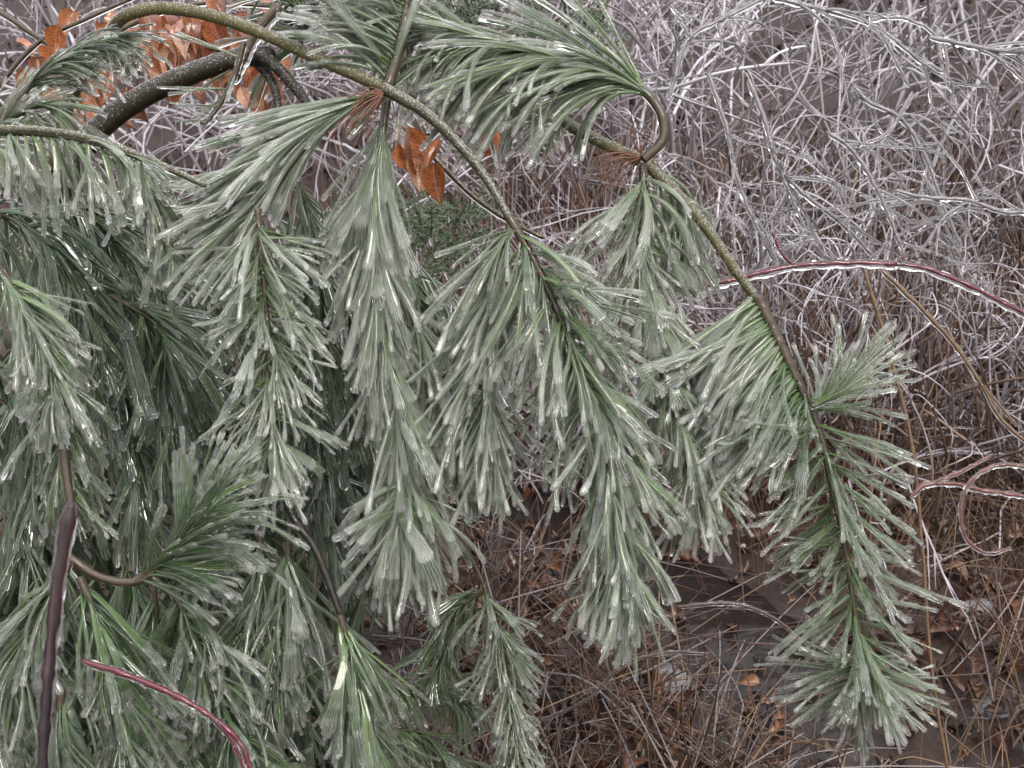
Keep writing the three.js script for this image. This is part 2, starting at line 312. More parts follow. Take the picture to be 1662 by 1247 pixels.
// ---------------------------------------------------------------- pine branches
const BARKTEX = canvasNoise(256, (u, v) => { const P = 6.2832, x = Math.cos(u * P), y = Math.sin(u * P), z = Math.cos(v * P), w = Math.sin(v * P); const a = noise.noise(x * 2 + z * 6, y * 2 + w * 6, z * 4), f = noise.noise(x * 9 + z * 30, y * 9 + w * 31, w * 28 + 7); const s = f > 0.42 ? 0.14 : 0; return [0.33 + 0.16 * a + s, 0.31 + 0.13 * a + s, 0.17 + 0.09 * a + s * 1.1]; });
BARKTEX.repeat.set(1, 14);
const PINEBARK = std(0.85, 0.85, 0.85, 0.5, { map: BARKTEX, bumpMap: BARKTEX, bumpScale: 0.0006 }), DARKBARK = std(0.2, 0.15, 0.13, 0.5, { map: BARKTEX, bumpMap: BARKTEX, bumpScale: 0.0008 }), TWIGBARK = std(0.085, 0.055, 0.026, 0.45), DEAD = std(0.16, 0.07, 0.04, 0.5);
const GRAIN = new THREE.IcosahedronGeometry(1, 1), FROST = std(0.75, 0.78, 0.78, 0.25, { transmission: 0.3, thickness: 0.002, ior: 1.31 });
function stemMesh(parent, list, depth, r0, r1, mat = PINEBARK, coat = 0.5, name = 'stem', frost = 0) {
  const pts = smooth(px(list, depth), list.length * 7);
  const s = mesh(new MB().tube(pts, (t) => lerp(r0, r1, t), { sides: 12, uv: true, capStart: true, bump: r0 * 0.06, bumpF: 60 }).build(), mat, name, parent);
  if (frost) { // grains of frozen rain on the upper side
    const R = rng(list.length * 91 + Math.floor(list[0][0])), im = new THREE.InstancedMesh(GRAIN, FROST, frost), m = new THREE.Matrix4(), q = new THREE.Quaternion(), up = V(-0.25, 1, 0.45).normalize();
    for (let i = 0; i < frost; i++) { const t = R(), k = Math.min(pts.length - 2, Math.floor(t * (pts.length - 1))), T = pts[k + 1].clone().sub(pts[k]).normalize(), u = up.clone().addScaledVector(T, -T.dot(up)).normalize().applyAxisAngle(T, (R() + R() + R() - 1.5) * 1.25), z = lerp(0.00016, 0.0005, R() ** 2), rr = lerp(r0, r1, t);
      im.setMatrixAt(i, m.compose(pts[k].clone().lerp(pts[k + 1], R()).addScaledVector(u, rr * 0.985), q.setFromAxisAngle(u, R() * 6), V(z * lerp(0.7, 1.8, R()), z, z * lerp(0.7, 1.8, R())))); }
    add(im, 'frost', s); im.userData.kind = 'stuff';
  }
  if (coat) { // ice skin, thicker below
    const q = pts.map((p) => p.clone().add(V(0, -r0 * coat * 0.35, 0)));
    mesh(new MB().tube(q, (t) => lerp(r0, r1, t) * 1.04 + 0.0012 * coat * (1 + 0.5 * Math.sin(t * 40) * Math.sin(t * 23)), { sides: 12, bump: 0.0008, bumpF: 90, capStart: true }).build(), CLEAR, 'ice_coat', s);
  }
  return s;
}
function branch(label, build, group) {
  const root = thing('pine_branch', label, 'pine branch', V(0, 0, 0), group), all = [];
  build({
    root, stem: (...a) => stemMesh(root, ...a),
    // a leafy shoot: twig along the axis; bundles from t0 to 1; len in photo pixels at the depth
    shoot(list, depth, o) {
      const { n = 60, len = 140, a0 = 0.6, a1 = 0.4, spread = 0.35, t0 = 0.04, bias = null, bw = 0, droop = 1, r = 0.003, seed = 1, ice = 1, tone = null, tip = 0, tipA = 0.9, jit = 0.2, mix = [0.42, 0.32] } = o;
      const R = rng(seed * 131 + 7), N = 80, pts = smooth(px(list, depth), N), size = len / PXM(depth) / 0.095;
      const tw = mesh(new MB().tube(pts, (t) => r * (1 - 0.55 * t), { sides: 7, bump: r * 0.2, bumpF: 200 }).tube(pts.map((p) => p.clone().add(V(0, -0.0004, 0))), (t) => r * (1.12 - 0.5 * t) + 0.0014 + 0.0005 * Math.sin(t * 50 + seed) * Math.sin(t * 19), { sides: 9, capStart: true, bump: 0.0009, bumpF: 120, mat: 1 }).build(), [TWIGBARK, CLEAR], 'shoot', root);
      const right = V(1, 0, 0), up = V(0, 1, 0).applyQuaternion(camera.quaternion);
      const bv = bias && V(0, 0, 0).addScaledVector(right, bias[0]).addScaledVector(up, -bias[1]).normalize();
      for (let i = 0; i < n + tip; i++) {
        const end = i >= n, t = end ? lerp(0.93, 1, R()) : lerp(t0, 1, (i + R()) / n), k = Math.min(N - 1, Math.floor(t * N)), p = pts[k].clone().lerp(pts[k + 1], t * N - k), T = pts[k + 1].clone().sub(pts[k]).normalize();
        const az = i * 2.3999 + R() * 0.9, u = V(0, 0, 1).applyQuaternion(camera.quaternion); u.addScaledVector(T, -T.dot(u)).normalize(); const w = T.clone().cross(u);
        const al = (end ? tipA * Math.sqrt(R()) : lerp(a0, a1, t)) * (1 + spread * (R() * 2 - 1));
        const dir = T.clone().multiplyScalar(Math.cos(al)).addScaledVector(u, Math.sin(al) * Math.cos(az) * 0.85).addScaledVector(w, Math.sin(al) * Math.sin(az));
        if (bv) dir.addScaledVector(bv, bw * lerp(0.6, 1.2, R()));
        dir.add(V(R() - 0.5, R() - 0.5, R() - 0.5).multiplyScalar(jit * 2)).normalize();
        const perp = Math.sqrt(Math.max(0, 1 - dir.y * dir.y)), pl = placement(p, dir, perp * droop * lerp(0.6, 3.0, R()), size * lerp(0.62, 1.16, R()) * lerp(1.16, 0.9, t), R, (R() < mix[0] ? 0 : R() < mix[1] / (1 - mix[0]) ? 1 : 2), depth > 1.4);
        pl.shoot = tw; pl.tone = tone ? tone[Math.floor(R() * tone.length)] : Math.floor(R() * 4); pl.ice = depth > 1.4 ? DEEPICE : ICE[clamp(Math.floor(ice + R() * 1.6 - 0.5), 0, 2)]; all.push(pl);
      }
      return tw;
    },
    dead(x, y, depth, n, bias, len, seed) { // tuft of dead brown needles at a whorl
      const R = rng(seed), b = new MB(), c = at(x, y, depth);
      for (let i = 0; i < n; i++) { const e = at(x + bias[0] * len * lerp(0.5, 1.2, R()) + (R() - 0.5) * len * 0.7, y + bias[1] * len * lerp(0.5, 1.2, R()) + (R() - 0.5) * len * 0.7, depth - 0.02 + 0.05 * R()), mdl = c.clone().lerp(e, 0.5).add(V((R() - 0.5) * 0.02, 0.012 * R(), (R() - 0.5) * 0.02)); b.tube(smooth([c, mdl, e], 8), () => 0.0007, { sides: 4 }); }
      mesh(b.build(), DEAD, 'dead_needles', root);
    },
  });
  all.sort((a, b) => V().setFromMatrixPosition(a.m).distanceTo(EYE) - V().setFromMatrixPosition(b.m).distanceTo(EYE));
  for (const e of all.slice(0, 295)) { const m = new THREE.Mesh(e.geo, [NEEDLE[e.tone], e.ice, BEAD]); e.m.decompose(m.position, m.quaternion, m.scale); add(m, 'needle_bundle', e.shoot); }
  const rest = all.slice(295);
  if (rest.length) { // those past the limit, as one part
    const pos = [[], [], []], nor = [[], [], []], uvs = [[], [], []], idx = [[], [], []], p = V(), nm = new THREE.Matrix3();
    for (const e of rest) { nm.getNormalMatrix(e.m); for (const g of e.geo.groups) { const seen = new Map(), P = e.geo.attributes.position, Nn = e.geo.attributes.normal, k = g.materialIndex; for (let i = g.start; i < g.start + g.count; i++) { const v = e.geo.index.getX(i); if (!seen.has(v)) { seen.set(v, pos[k].length / 3); p.fromBufferAttribute(P, v).applyMatrix4(e.m); pos[k].push(p.x, p.y, p.z); p.fromBufferAttribute(Nn, v).applyMatrix3(nm).normalize(); nor[k].push(p.x, p.y, p.z); uvs[k].push(e.geo.attributes.uv.getX(v), e.geo.attributes.uv.getY(v)); } idx[k].push(seen.get(v)); } } }
    const g = new THREE.BufferGeometry(); g.setAttribute('uv', new THREE.Float32BufferAttribute(new Float32Array(uvs.flat()), 2)); const off = pos[0].length / 3;
    g.setAttribute('position', new THREE.Float32BufferAttribute(new Float32Array([...pos.flat()]), 3)); g.setAttribute('normal', new THREE.Float32BufferAttribute(new Float32Array([...nor.flat()]), 3));
    const off2 = off + pos[1].length / 3, all3 = [...idx[0], ...idx[1].map((i) => i + off), ...idx[2].map((i) => i + off2)];
    g.setIndex(new THREE.Uint32BufferAttribute(new Uint32Array(all3), 1)); let st = 0; idx.forEach((x, k) => { if (x.length) g.addGroup(st, x.length, k); st += x.length; });
    mesh(g, [NEEDLE[0], rest[0].ice, BEAD], 'needle_bundles', root).userData.kind = 'stuff';
  }
  return root;
}
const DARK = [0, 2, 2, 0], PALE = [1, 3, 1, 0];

branch('arching pine branch bent across the top, its long icy shoots hanging down the middle', (b) => {
  b.stem([[60, 330, 1.5], [120, 150, 1.42], [180, 50, 1.3], [212, 22], [245, 14], [290, 15], [345, 26], [420, 52], [520, 97], [600, 132], [632, 147]], 1.22, 0.0080, 0.0070, PINEBARK, 0, 'stem', 2600);
  b.stem([[622, 142], [690, 182], [740, 228], [790, 290], [826, 352]], 1.2, 0.0062, 0.0042, PINEBARK, 0.5, 'stem', 1300);
  b.shoot([[826, 352], [870, 430], [920, 540], [960, 640], [985, 740], [1000, 840], [1006, 915]], 1.2, { n: 150, len: 185, a0: 1.15, a1: 0.5, tip: 18, tipA: 0.8, seed: 1, ice: 1.3, r: 0.004, spread: 0.5, droop: 0.8 });
  b.shoot([[620, 148], [585, 165], [540, 195], [495, 240], [455, 290], [420, 345]], 1.2, { n: 90, len: 190, a0: 0.5, a1: 0.7, bias: [-1, 0.08], bw: 1.3, seed: 2, ice: 1.3, tone: PALE, droop: 0.45, r: 0.004 });
  b.shoot([[418, 340], [422, 400], [430, 480], [436, 560], [436, 660], [445, 735]], 1.16, { n: 105, len: 130, a0: 1.3, a1: 0.8, tip: 18, seed: 3, ice: 2, tone: PALE, droop: 0.6, mix: [0.25, 0.4] });
  b.shoot([[628, 160], [620, 220], [612, 300], [604, 420], [618, 540], [650, 660], [660, 760], [650, 830]], 1.27, { n: 125, len: 200, a0: 0.45, a1: 0.4, tip: 38, tipA: 1.25, seed: 4, ice: 0, tone: DARK, r: 0.004 });
  b.shoot([[640, 470], [690, 560], [735, 635], [762, 690]], 1.32, { n: 55, len: 170, a0: 0.5, a1: 0.5, tip: 10, seed: 5, ice: 1, tone: DARK });
  b.shoot([[628, 142], [645, 90], [655, 40], [668, -40]], 1.22, { n: 50, len: 165, a0: 0.5, a1: 0.5, bias: [-0.9, 0.05], bw: 1.2, seed: 6, ice: 1, r: 0.006 });
  b.shoot([[828, 356], [812, 440], [798, 540], [790, 640], [800, 720]], 1.27, { n: 60, len: 170, a0: 0.7, a1: 0.5, bias: [-0.8, 0.3], bw: 0.45, seed: 7, ice: 0.6, mix: [0.15, 0.4], droop: 0.6 });
  b.dead(622, 150, 1.19, 26, [-0.7, 0.6], 90, 11);
});
branch('long curved pine branch on the right, bare at its bend with a spiky icy tip', (b) => {
  b.stem([[780, 140, 1.45], [880, 178, 1.4], [940, 212, 1.36], [990, 238], [1040, 262], [1085, 300], [1140, 362], [1195, 440], [1228, 485]], 1.32, 0.0086, 0.006, PINEBARK, 0, 'stem', 2200);
  b.shoot([[1228, 480], [1262, 550], [1295, 620], [1322, 680]], 1.3, { n: 85, len: 215, a0: 0.5, a1: 0.7, t0: 0, bias: [-1, 0.05], bw: 1.7, seed: 21, ice: 2, tone: PALE, droop: 0.45, r: 0.0062 });
  b.shoot([[1295, 620], [1330, 700], [1350, 790], [1370, 880], [1385, 980], [1400, 1060], [1402, 1105]], 1.3, { n: 95, len: 150, a0: 1.25, a1: 0.9, spread: 0.5, tip: 46, tipA: 1.5, seed: 22, ice: 1.4, droop: 0.12, tone: PALE, r: 0.004, jit: 0.28, mix: [0.1, 0.4] });
  b.shoot([[1042, 258], [1045, 320], [1040, 400], [1055, 500], [1080, 600], [1105, 700], [1135, 785]], 1.3, { n: 120, len: 150, a0: 0.95, a1: 0.6, tip: 14, seed: 23, ice: 2, tone: PALE, r: 0.004, droop: 0.7, spread: 0.5 });
  b.shoot([[1045, 258], [1075, 228], [1073, 185], [1035, 140], [960, 108], [870, 88], [770, 62], [690, 25]], 1.27, { n: 120, len: 230, a0: 0.3, a1: 0.5, t0: 0.22, bias: [-0.35, 0.9], bw: 0.22, seed: 24, ice: 1.4, tone: PALE, droop: 1.0, r: 0.0048, jit: 0.06 });
  b.shoot([[1060, 262], [1095, 320], [1115, 390]], 1.36, { n: 32, len: 140, seed: 25, ice: 0 });
  b.shoot([[1318, 660], [1345, 650], [1372, 640]], 1.27, { n: 10, len: 130, a0: 0.8, a1: 0.7, bias: [0.15, -1], bw: 0.9, seed: 26, ice: 1.6, tone: PALE, droop: 0, jit: 0.3, mix: [0.05, 0.3], r: 0.002 });
  b.dead(1042, 256, 1.3, 22, [-0.8, 0.35], 85, 12); b.dead(1040, 250, 1.31, 8, [0, -1], 70, 13);
});
branch('thick dark pine branch with frosted bark in front of the orange leaves', (b) => {
  b.stem([[90, 320], [130, 250], [165, 205], [240, 152], [330, 112], [400, 92], [432, 90]], 1.45, 0.017, 0.0135, DARKBARK, 0, 'stem', 2600);
  b.stem([[420, 88], [450, 110], [485, 150], [520, 200]], 1.44, 0.009, 0.006, DARKBARK, 0, 'stem', 500);
  b.stem([[408, 92], [440, 130], [455, 185]], 1.46, 0.008, 0.005, DARKBARK, 0, 'stem', 300);
  b.stem([[452, 10], [420, 45], [398, 85], [380, 125]], 1.36, 0.006, 0.004, TWIGBARK, 2.4);
  b.shoot([[395, 70], [382, 120], [360, 165], [335, 200]], 1.3, { n: 7, len: 90, a0: 0.5, a1: 0.5, bias: [-0.5, -0.8], bw: 1.1, droop: 0.1, seed: 31, ice: 2 });
  b.shoot([[520, 80], [500, 30], [470, -30]], 1.42, { n: 40, len: 150, bias: [0.5, 0.8], bw: 0.6, seed: 32, tone: DARK, ice: 0 });
});
branch('thin pine branch reaching in from the left edge, fringed with hanging ice', (b) => {
  b.stem([[-40, 202], [0, 209], [70, 212], [150, 226], [250, 262], [330, 300]], 1.14, 0.0048, 0.003, PINEBARK, 0.6, 'stem', 900);
  b.shoot([[-30, 214], [60, 216], [150, 232], [240, 262]], 1.14, { n: 34, len: 125, a0: 1.1, a1: 0.8, t0: 0, bias: [-0.1, 1], bw: 1.3, jit: 0.35, seed: 41, ice: 2, tone: PALE });
  b.shoot([[150, 232], [210, 270], [250, 330], [270, 400]], 1.2, { n: 45, len: 120, seed: 42, ice: 1 });
});
branch('small green pine shoot curling over at the top left corner', (b) => {
  b.stem([[-40, 260], [20, 175], [60, 125]], 1.25, 0.004, 0.003, TWIGBARK);
  b.shoot([[30, 160], [85, 105], [140, 72], [190, 60]], 1.25, { n: 75, len: 95, a0: 0.35, a1: 0.4, bias: [0.8, 0.15], bw: 0.4, seed: 51, ice: 0, tone: DARK, droop: 0.9 });
  b.shoot([[-30, 240], [40, 180], [70, 170], [90, 180]], 1.22, { n: 35, len: 110, seed: 52, ice: 1, bias: [0, 1], bw: 0.4 });
});
branch('pine shoot at the left edge spreading its glassy needles like a skirt', (b) => {
  b.stem([[-30, 400], [10, 450], [50, 512], [78, 580], [95, 650], [106, 760], [118, 835]], 1.08, 0.0042, 0.004, TWIGBARK);
  b.shoot([[-10, 430], [45, 505], [75, 570], [92, 625]], 1.07, { n: 70, len: 135, a0: 0.6, a1: 0.55, tip: 12, tipA: 0.9, seed: 61, ice: 1 });
  b.shoot([[95, 650], [105, 740], [112, 800]], 1.12, { n: 50, len: 120, a0: 0.8, a1: 0.6, seed: 62, ice: 0 });
});
branch('pine branch forking low on the left beside the blurred red stick', (b) => {
  b.stem([[112, 905], [165, 938], [225, 942], [270, 905], [315, 855]], 1.08, 0.0042, 0.003, TWIGBARK);
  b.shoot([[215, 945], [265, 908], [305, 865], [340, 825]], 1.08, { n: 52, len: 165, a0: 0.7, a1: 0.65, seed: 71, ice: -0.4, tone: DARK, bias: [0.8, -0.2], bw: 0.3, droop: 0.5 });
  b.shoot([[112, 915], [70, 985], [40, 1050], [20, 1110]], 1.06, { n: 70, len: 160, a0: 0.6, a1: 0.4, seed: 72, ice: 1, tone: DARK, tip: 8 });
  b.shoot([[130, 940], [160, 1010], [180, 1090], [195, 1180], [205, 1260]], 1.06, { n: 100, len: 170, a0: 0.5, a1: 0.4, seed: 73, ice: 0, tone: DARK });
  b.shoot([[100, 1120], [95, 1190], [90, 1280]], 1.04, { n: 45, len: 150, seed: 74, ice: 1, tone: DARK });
});
branch('pine branch hanging by a dark stem at the bottom centre left', (b) => {
  b.stem([[440, 760], [475, 838], [512, 892], [548, 985], [560, 1015]], 1.16, 0.0042, 0.0034, DARKBARK);
  b.stem([[472, 840], [466, 920], [468, 985]], 1.2, 0.003, 0.0026, TWIGBARK);
  b.shoot([[552, 1000], [572, 1070], [588, 1150], [600, 1250], [605, 1320]], 1.14, { n: 105, len: 175, a0: 0.5, a1: 0.4, seed: 81, ice: 0, tone: [0, 2, 1, 0] });
  b.shoot([[466, 880], [468, 960], [455, 1050], [440, 1120]], 1.2, { n: 75, len: 160, a0: 0.5, a1: 0.5, seed: 82, ice: 1, tone: DARK, tip: 8 });
});
branch('pale short needled pine branch trailing down to the ground in the middle', (b) => {
  b.stem([[690, 780], [740, 860], [785, 950], [800, 1000]], 1.42, 0.003, 0.0026, TWIGBARK);
  b.shoot([[785, 950], [802, 1000], [822, 1090], [836, 1180], [845, 1270]], 1.38, { n: 110, len: 85, a0: 1.0, a1: 0.8, seed: 91, ice: 2, tone: PALE, droop: 0.7 });
  b.shoot([[790, 955], [750, 985], [720, 1040], [712, 1090]], 1.46, { n: 60, len: 85, a0: 0.9, a1: 0.7, seed: 92, ice: 1, tone: PALE });
  b.shoot([[600, 1100], [650, 1105], [710, 1115], [760, 1140]], 1.5, { n: 60, len: 95, a0: 0.9, a1: 0.7, bias: [0, 1], bw: 0.5, seed: 93, ice: 1, tone: PALE });
  b.shoot([[600, 1170], [660, 1185], [720, 1215], [770, 1250]], 1.5, { n: 60, len: 95, a0: 0.9, a1: 0.7, bias: [0, 1], bw: 0.5, seed: 94, ice: 1, tone: PALE });
});
branch('tangle of clumped icy pine needles behind the red ice coated shoot', (b) => {
  b.stem([[240, 930], [290, 980], [330, 1060], [350, 1120]], 1.18, 0.0036, 0.003, TWIGBARK);
  b.shoot([[280, 960], [320, 1040], [345, 1110], [380, 1180], [420, 1260]], 1.16, { n: 100, len: 140, a0: 1.0, a1: 0.7, seed: 101, ice: 1, tone: DARK, tip: 12, tipA: 1.4 });
  b.shoot([[250, 960], [260, 1060], [300, 1180], [310, 1270]], 1.2, { n: 85, len: 160, a0: 0.6, a1: 0.5, seed: 102, ice: 0, tone: DARK });
  b.shoot([[420, 860], [425, 940], [400, 1010], [380, 1060]], 1.22, { n: 60, len: 150, a0: 0.6, a1: 0.6, seed: 103, ice: 0, tone: DARK });
});
// boughs further in
const BACK = [
  ['shaded pine bough behind the fringed branch on the upper left', [[[-30, 330], [60, 380], [120, 470], [150, 560]], [[60, 300], [150, 350], [200, 430], [230, 520]], [[200, 300], [260, 380], [290, 460], [300, 560]], [[-40, 560], [20, 640], [60, 720], [60, 800]], [[330, 280], [350, 360], [345, 440], [330, 520]]]],
  ['dark pine bough deep between the left edge shoot and the bright hanging shoot', [[[180, 480], [260, 535], [268, 620], [280, 700]], [[120, 560], [190, 640], [220, 730], [230, 820]], [[250, 650], [285, 715], [320, 790], [330, 880]], [[330, 560], [350, 660], [370, 760], [380, 850]], [[0, 760], [60, 850], [70, 930], [60, 1010]]]],
  ['dim pine bough filling the space behind the bright hanging shoot', [[[480, 280], [510, 370], [520, 470], [510, 570]], [[540, 300], [560, 420], [570, 540], [570, 660]], [[470, 560], [500, 650], [520, 740], [530, 830]], [[560, 640], [580, 730], [600, 820], [610, 900]], [[660, 420], [690, 500], [710, 580], [715, 680]]]],
  ['shadowy pine bough low in the left foreground foliage', [[[-40, 980], [0, 1080], [20, 1180], [30, 1280]], [[200, 900], [230, 1000], [240, 1100], [250, 1200]], [[380, 780], [420, 860], [440, 950], [450, 1040]], [[330, 1020], [370, 1100], [400, 1180], [420, 1270]], [[480, 1060], [500, 1140], [515, 1220], [520, 1300]]]],
];
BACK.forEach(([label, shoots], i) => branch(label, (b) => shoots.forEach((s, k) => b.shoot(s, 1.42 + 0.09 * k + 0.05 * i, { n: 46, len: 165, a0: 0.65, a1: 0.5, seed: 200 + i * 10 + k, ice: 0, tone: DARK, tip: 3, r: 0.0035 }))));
{ // the mass of foliage behind all of these
  const R = rng(999), grp = tag(thing('pine_foliage'), 'deep mass of dark green pine foliage behind the left boughs', 'pine foliage', null, 'stuff');
  for (let v = 0; v < 4; v++) {
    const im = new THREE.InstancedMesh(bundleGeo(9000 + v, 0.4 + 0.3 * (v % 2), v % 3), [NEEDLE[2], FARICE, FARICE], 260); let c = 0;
    while (c < 260) { const x = lerp(-160, 700, R()), y = lerp(300, 1380, R()); if (x > 470 && (y < 380 || y > 960) || x > 620 && y > 800 || y < 380 && x > 420) continue; const p = at(x, y, lerp(1.75, 2.25, R())); if (p.y < 0.02) continue; im.setMatrixAt(c++, placement(p, V((R() - 0.5) * 1.6, -0.9 + R() * 0.7, (R() - 0.3)), 1, lerp(1.3, 1.9, R()), R).m); }
    add(im, 'needles', grp); im.userData.kind = 'stuff';
  }
}

// ---------------------------------------------------------------- leaves, canes and single twigs
const VEINS = canvasNoise(128, (u, v) => { const s = Math.abs(u - 0.5) * 2, q = (v - s * 0.22) * 13, w = Math.abs(q - Math.round(q)), n = noise.noise(u * 5, v * 7, 1) + 0.6 * noise.noise(u * 17, v * 21, 4); let k = 0.82 + 0.22 * n - (s < 0.05 ? 0.3 : 0) - (w < 0.1 ? 0.14 : 0); if (n > 0.55) k *= 0.6; return [k, k * (0.94 + 0.1 * n), k]; });
const LEAVES = [1, 2, 3, 4, 5, 6].map((k) => leafGeo(40 + k, 0, 0.25 + 0.3 * (k % 3), 0.22 + 0.03 * (k % 3)));
const LEAFM = [[0.66, 0.25, 0.065], [0.5, 0.17, 0.05], [0.68, 0.31, 0.11], [0.36, 0.13, 0.05], [0.68, 0.4, 0.2]].map((c) => std(...c, 0.5, { map: VEINS, bumpMap: VEINS, bumpScale: 0.0012, transmission: 0.25, clearcoat: 0.8, clearcoatRoughness: 0.1 }));
function leafyTwig(label, stems, depth, leaves, seed) {
  const R = rng(seed), root = thing('leafy_branch', label, 'leafy branch');
  for (const s of stems) stemMesh(root, s, depth, 0.0045, 0.0028, TWIGBARK, 0.8, 'twig');
  for (const [x, y, len, ang] of leaves) {
    const m = mesh(LEAVES[Math.floor(R() * 6)], LEAFM[Math.floor(R() * 5)], 'leaf', root), d = depth + (R() - 0.5) * 0.3;
    m.position.copy(at(x, y, d)); m.scale.setScalar(len / PXM(d));
    m.quaternion.copy(camera.quaternion).multiply(new THREE.Quaternion().setFromEuler(new THREE.Euler((R() - 0.5) * 0.9, (R() - 0.5) * 1.5, Math.PI + ang + (R() - 0.5) * 0.3, 'ZYX')));
  }
}
leafyTwig('twigs of orange beech leaves glazed with ice at the top left', [[[-20, 160], [60, 70], [140, 30], [230, -10]], [[150, 70], [260, 20], [330, 5], [440, 10]], [[0, 20], [120, 90], [240, 95], [330, 60], [420, 120]]], 1.95,
  [[265, 20, 80, 0.1], [290, 35, 85, 0.2], [300, 45, 75, -0.3], [335, 55, 70, 0.4], [360, 40, 70, 0], [385, 50, 60, 0.3], [270, 60, 60, 0], [255, 15, 70, 0.2], [375, -20, 60, -0.3], [420, -15, 55, 0.1], [355, -15, 60, 0.4], [130, 120, 70, 0.5], [150, 130, 75, 0.1], [165, 125, 60, -0.6], [105, 90, 60, 0.6], [60, 95, 55, 0.2], [95, 40, 60, -0.2], [400, 105, 60, 0.2], [425, 110, 60, -0.2], [440, 130, 55, 0.5], [315, 125, 50, 0.3], [120, 20, 55, -0.3], [30, 60, 55, 0.4], [345, 70, 70, -0.1], [405, 75, 55, 0.2], [280, 85, 55, -0.2], [390, 140, 60, 0.4], [185, 15, 55, 0.3], [235, 20, 75, 0], [250, 45, 80, -0.2], [278, 40, 90, 0.15], [310, 30, 85, 0], [325, 75, 75, -0.3], [345, 25, 75, 0.2], [370, 55, 75, -0.1], [295, 85, 70, 0.1], [240, 70, 60, 0.3], [400, 25, 60, -0.4], [360, 95, 60, 0.2], [385, 105, 65, 0], [410, 150, 60, 0.3], [190, 165, 60, 0.2], [215, 150, 55, -0.3], [140, 155, 70, 0.3], [80, 60, 60, 0.1], [40, 110, 60, -0.2], [20, 145, 55, 0.2], [160, 40, 55, 0.1], [450, 20, 50, 0.3], [465, 90, 55, 0], [225, 30, 85, 0.4], [265, 50, 90, -0.3], [300, 20, 90, 0.3], [335, 40, 90, -0.2], [355, 75, 80, 0.1], [380, 25, 80, 0.3], [410, 55, 70, -0.2], [320, 100, 75, 0.4], [280, 110, 70, -0.1], [250, 95, 70, 0.2], [375, 85, 80, -0.4], [430, 80, 65, 0.2], [155, 100, 80, 0.3], [185, 120, 75, -0.2], [125, 140, 70, 0.1], [205, 140, 70, 0.5], [90, 130, 65, -0.3], [425, 160, 60, 0.1]], 61);
leafyTwig('few drooping rusty leaves below the arching branch near the middle', [[[640, 190], [700, 250], [770, 320], [830, 360], [880, 385]], [[780, 190], [800, 215]]], 1.62,
  [[660, 205, 80, 0.1], [685, 240, 80, -0.1], [705, 265, 75, 0.05], [720, 225, 65, -0.2], [650, 230, 60, 0.2], [790, 200, 60, 0.1], [805, 210, 65, -0.15], [675, 215, 70, -0.3], [770, 205, 40, 0.3]], 62);
const STICKTEX = canvasNoise(128, (u, v) => { const n = noise.noise(Math.cos(u * 6.28) + 3, Math.sin(u * 6.28), v * 14) + 0.6 * noise.noise(Math.cos(u * 6.28) * 4, Math.sin(u * 6.28) * 4, v * 50); return [0.2 + 0.3 * n, 0.09 + 0.22 * n, 0.1 + 0.23 * n]; });
// an ice sheathed cane: bark core in a glassy sleeve
const REDBARK = std(0.13, 0.008, 0.025, 0.35), PINKBARK = std(0.24, 0.08, 0.065, 0.5), TANBARK = std(0.20, 0.115, 0.055, 0.5), GREYBARK = std(0.3, 0.275, 0.285, 0.5);
const knot = (t, l) => { const u = t * l.length * 1.15 + l[0][0] * 0.01, f = u - Math.floor(u) - 0.5; return (1 + 0.38 * Math.exp(-((f / 0.07) ** 2))) * (0.45 + 0.55 * clamp(t / 0.04, 0, 1)); };
function cane(name, label, cat, list, depth, r, ice, mat, sides = [], iceMat = CLEAR, sprout = 0, seed = 1) {
  const root = thing(name, label, cat), put = (l, k, n) => {
    const pts = smooth(px(l, depth), l.length * 9); pts.forEach((p, i) => p.add(V(noise.noise(i * 0.31, l[0][0], 1), noise.noise(i * 0.31, l[0][1], 5), 0).multiplyScalar(ice * (depth < 0.7 ? 0.08 : 0.3))));
    mesh(new MB().tube(pts, (t) => r * k * (1 - 0.3 * t) * knot(t, l), { sides: 10, capStart: true, bump: r * 0.25, bumpF: 80, uv: true }).build(), mat, n, root);
    mesh(new MB().tube(pts.map((p) => p.clone().add(V(0, -(ice - r) * k * 0.25, 0))), (t) => ice * k * (1 - 0.25 * t) * lerp(1, knot(t, l), 0.6) * (1 + 0.1 * Math.sin(t * 60) * Math.sin(t * 17)), { sides: 10, capStart: true, bump: ice * 0.3, bumpF: 90 }).build(), iceMat, 'ice_coat', root);
  };
  put(list, 1, 'stem'); for (const s of sides) put(s, 0.7, 'side_twig');
  const Q = rng(seed * 77 + 5), main = smooth(px(list, depth), 40);
  for (let i = 0; i < sprout; i++) { const k = 2 + Math.floor(Q() * 36), b = new MB(), T = main[k + 1].clone().sub(main[k]).normalize().applyAxisAngle(V(Q() - 0.5, Q() - 0.5, Q() - 0.5).normalize(), lerp(0.5, 1.0, Q())); twigs(b, main[k].clone(), T, lerp(0.12, 0.4, Q()), ice * 0.62, 1, Q, true); mesh(b.build(), [mat, iceMat], 'side_twig', root); }
  return root;
}
cane('red_cane', 'ice coated red cane arching from the pine stem to the right edge', 'cane', [[1060, 508], [1120, 472], [1200, 452], [1290, 432], [1400, 427], [1490, 433], [1560, 458], [1630, 492], [1720, 540]], 1.5, 0.0026, 0.0072, REDBARK, [[[1290, 432], [1270, 412], [1255, 380]], [[1455, 430], [1470, 416]]]);
cane('red_cane', 'short crimson shoot in a clear ice sleeve at the lower left', 'cane', [[135, 1074], [200, 1094], [290, 1132], [340, 1162], [385, 1200], [412, 1262]], 0.98, 0.0021, 0.0042, std(0.14, 0.005, 0.02, 0.4), [[[345, 1165], [375, 1200], [400, 1255]]]);
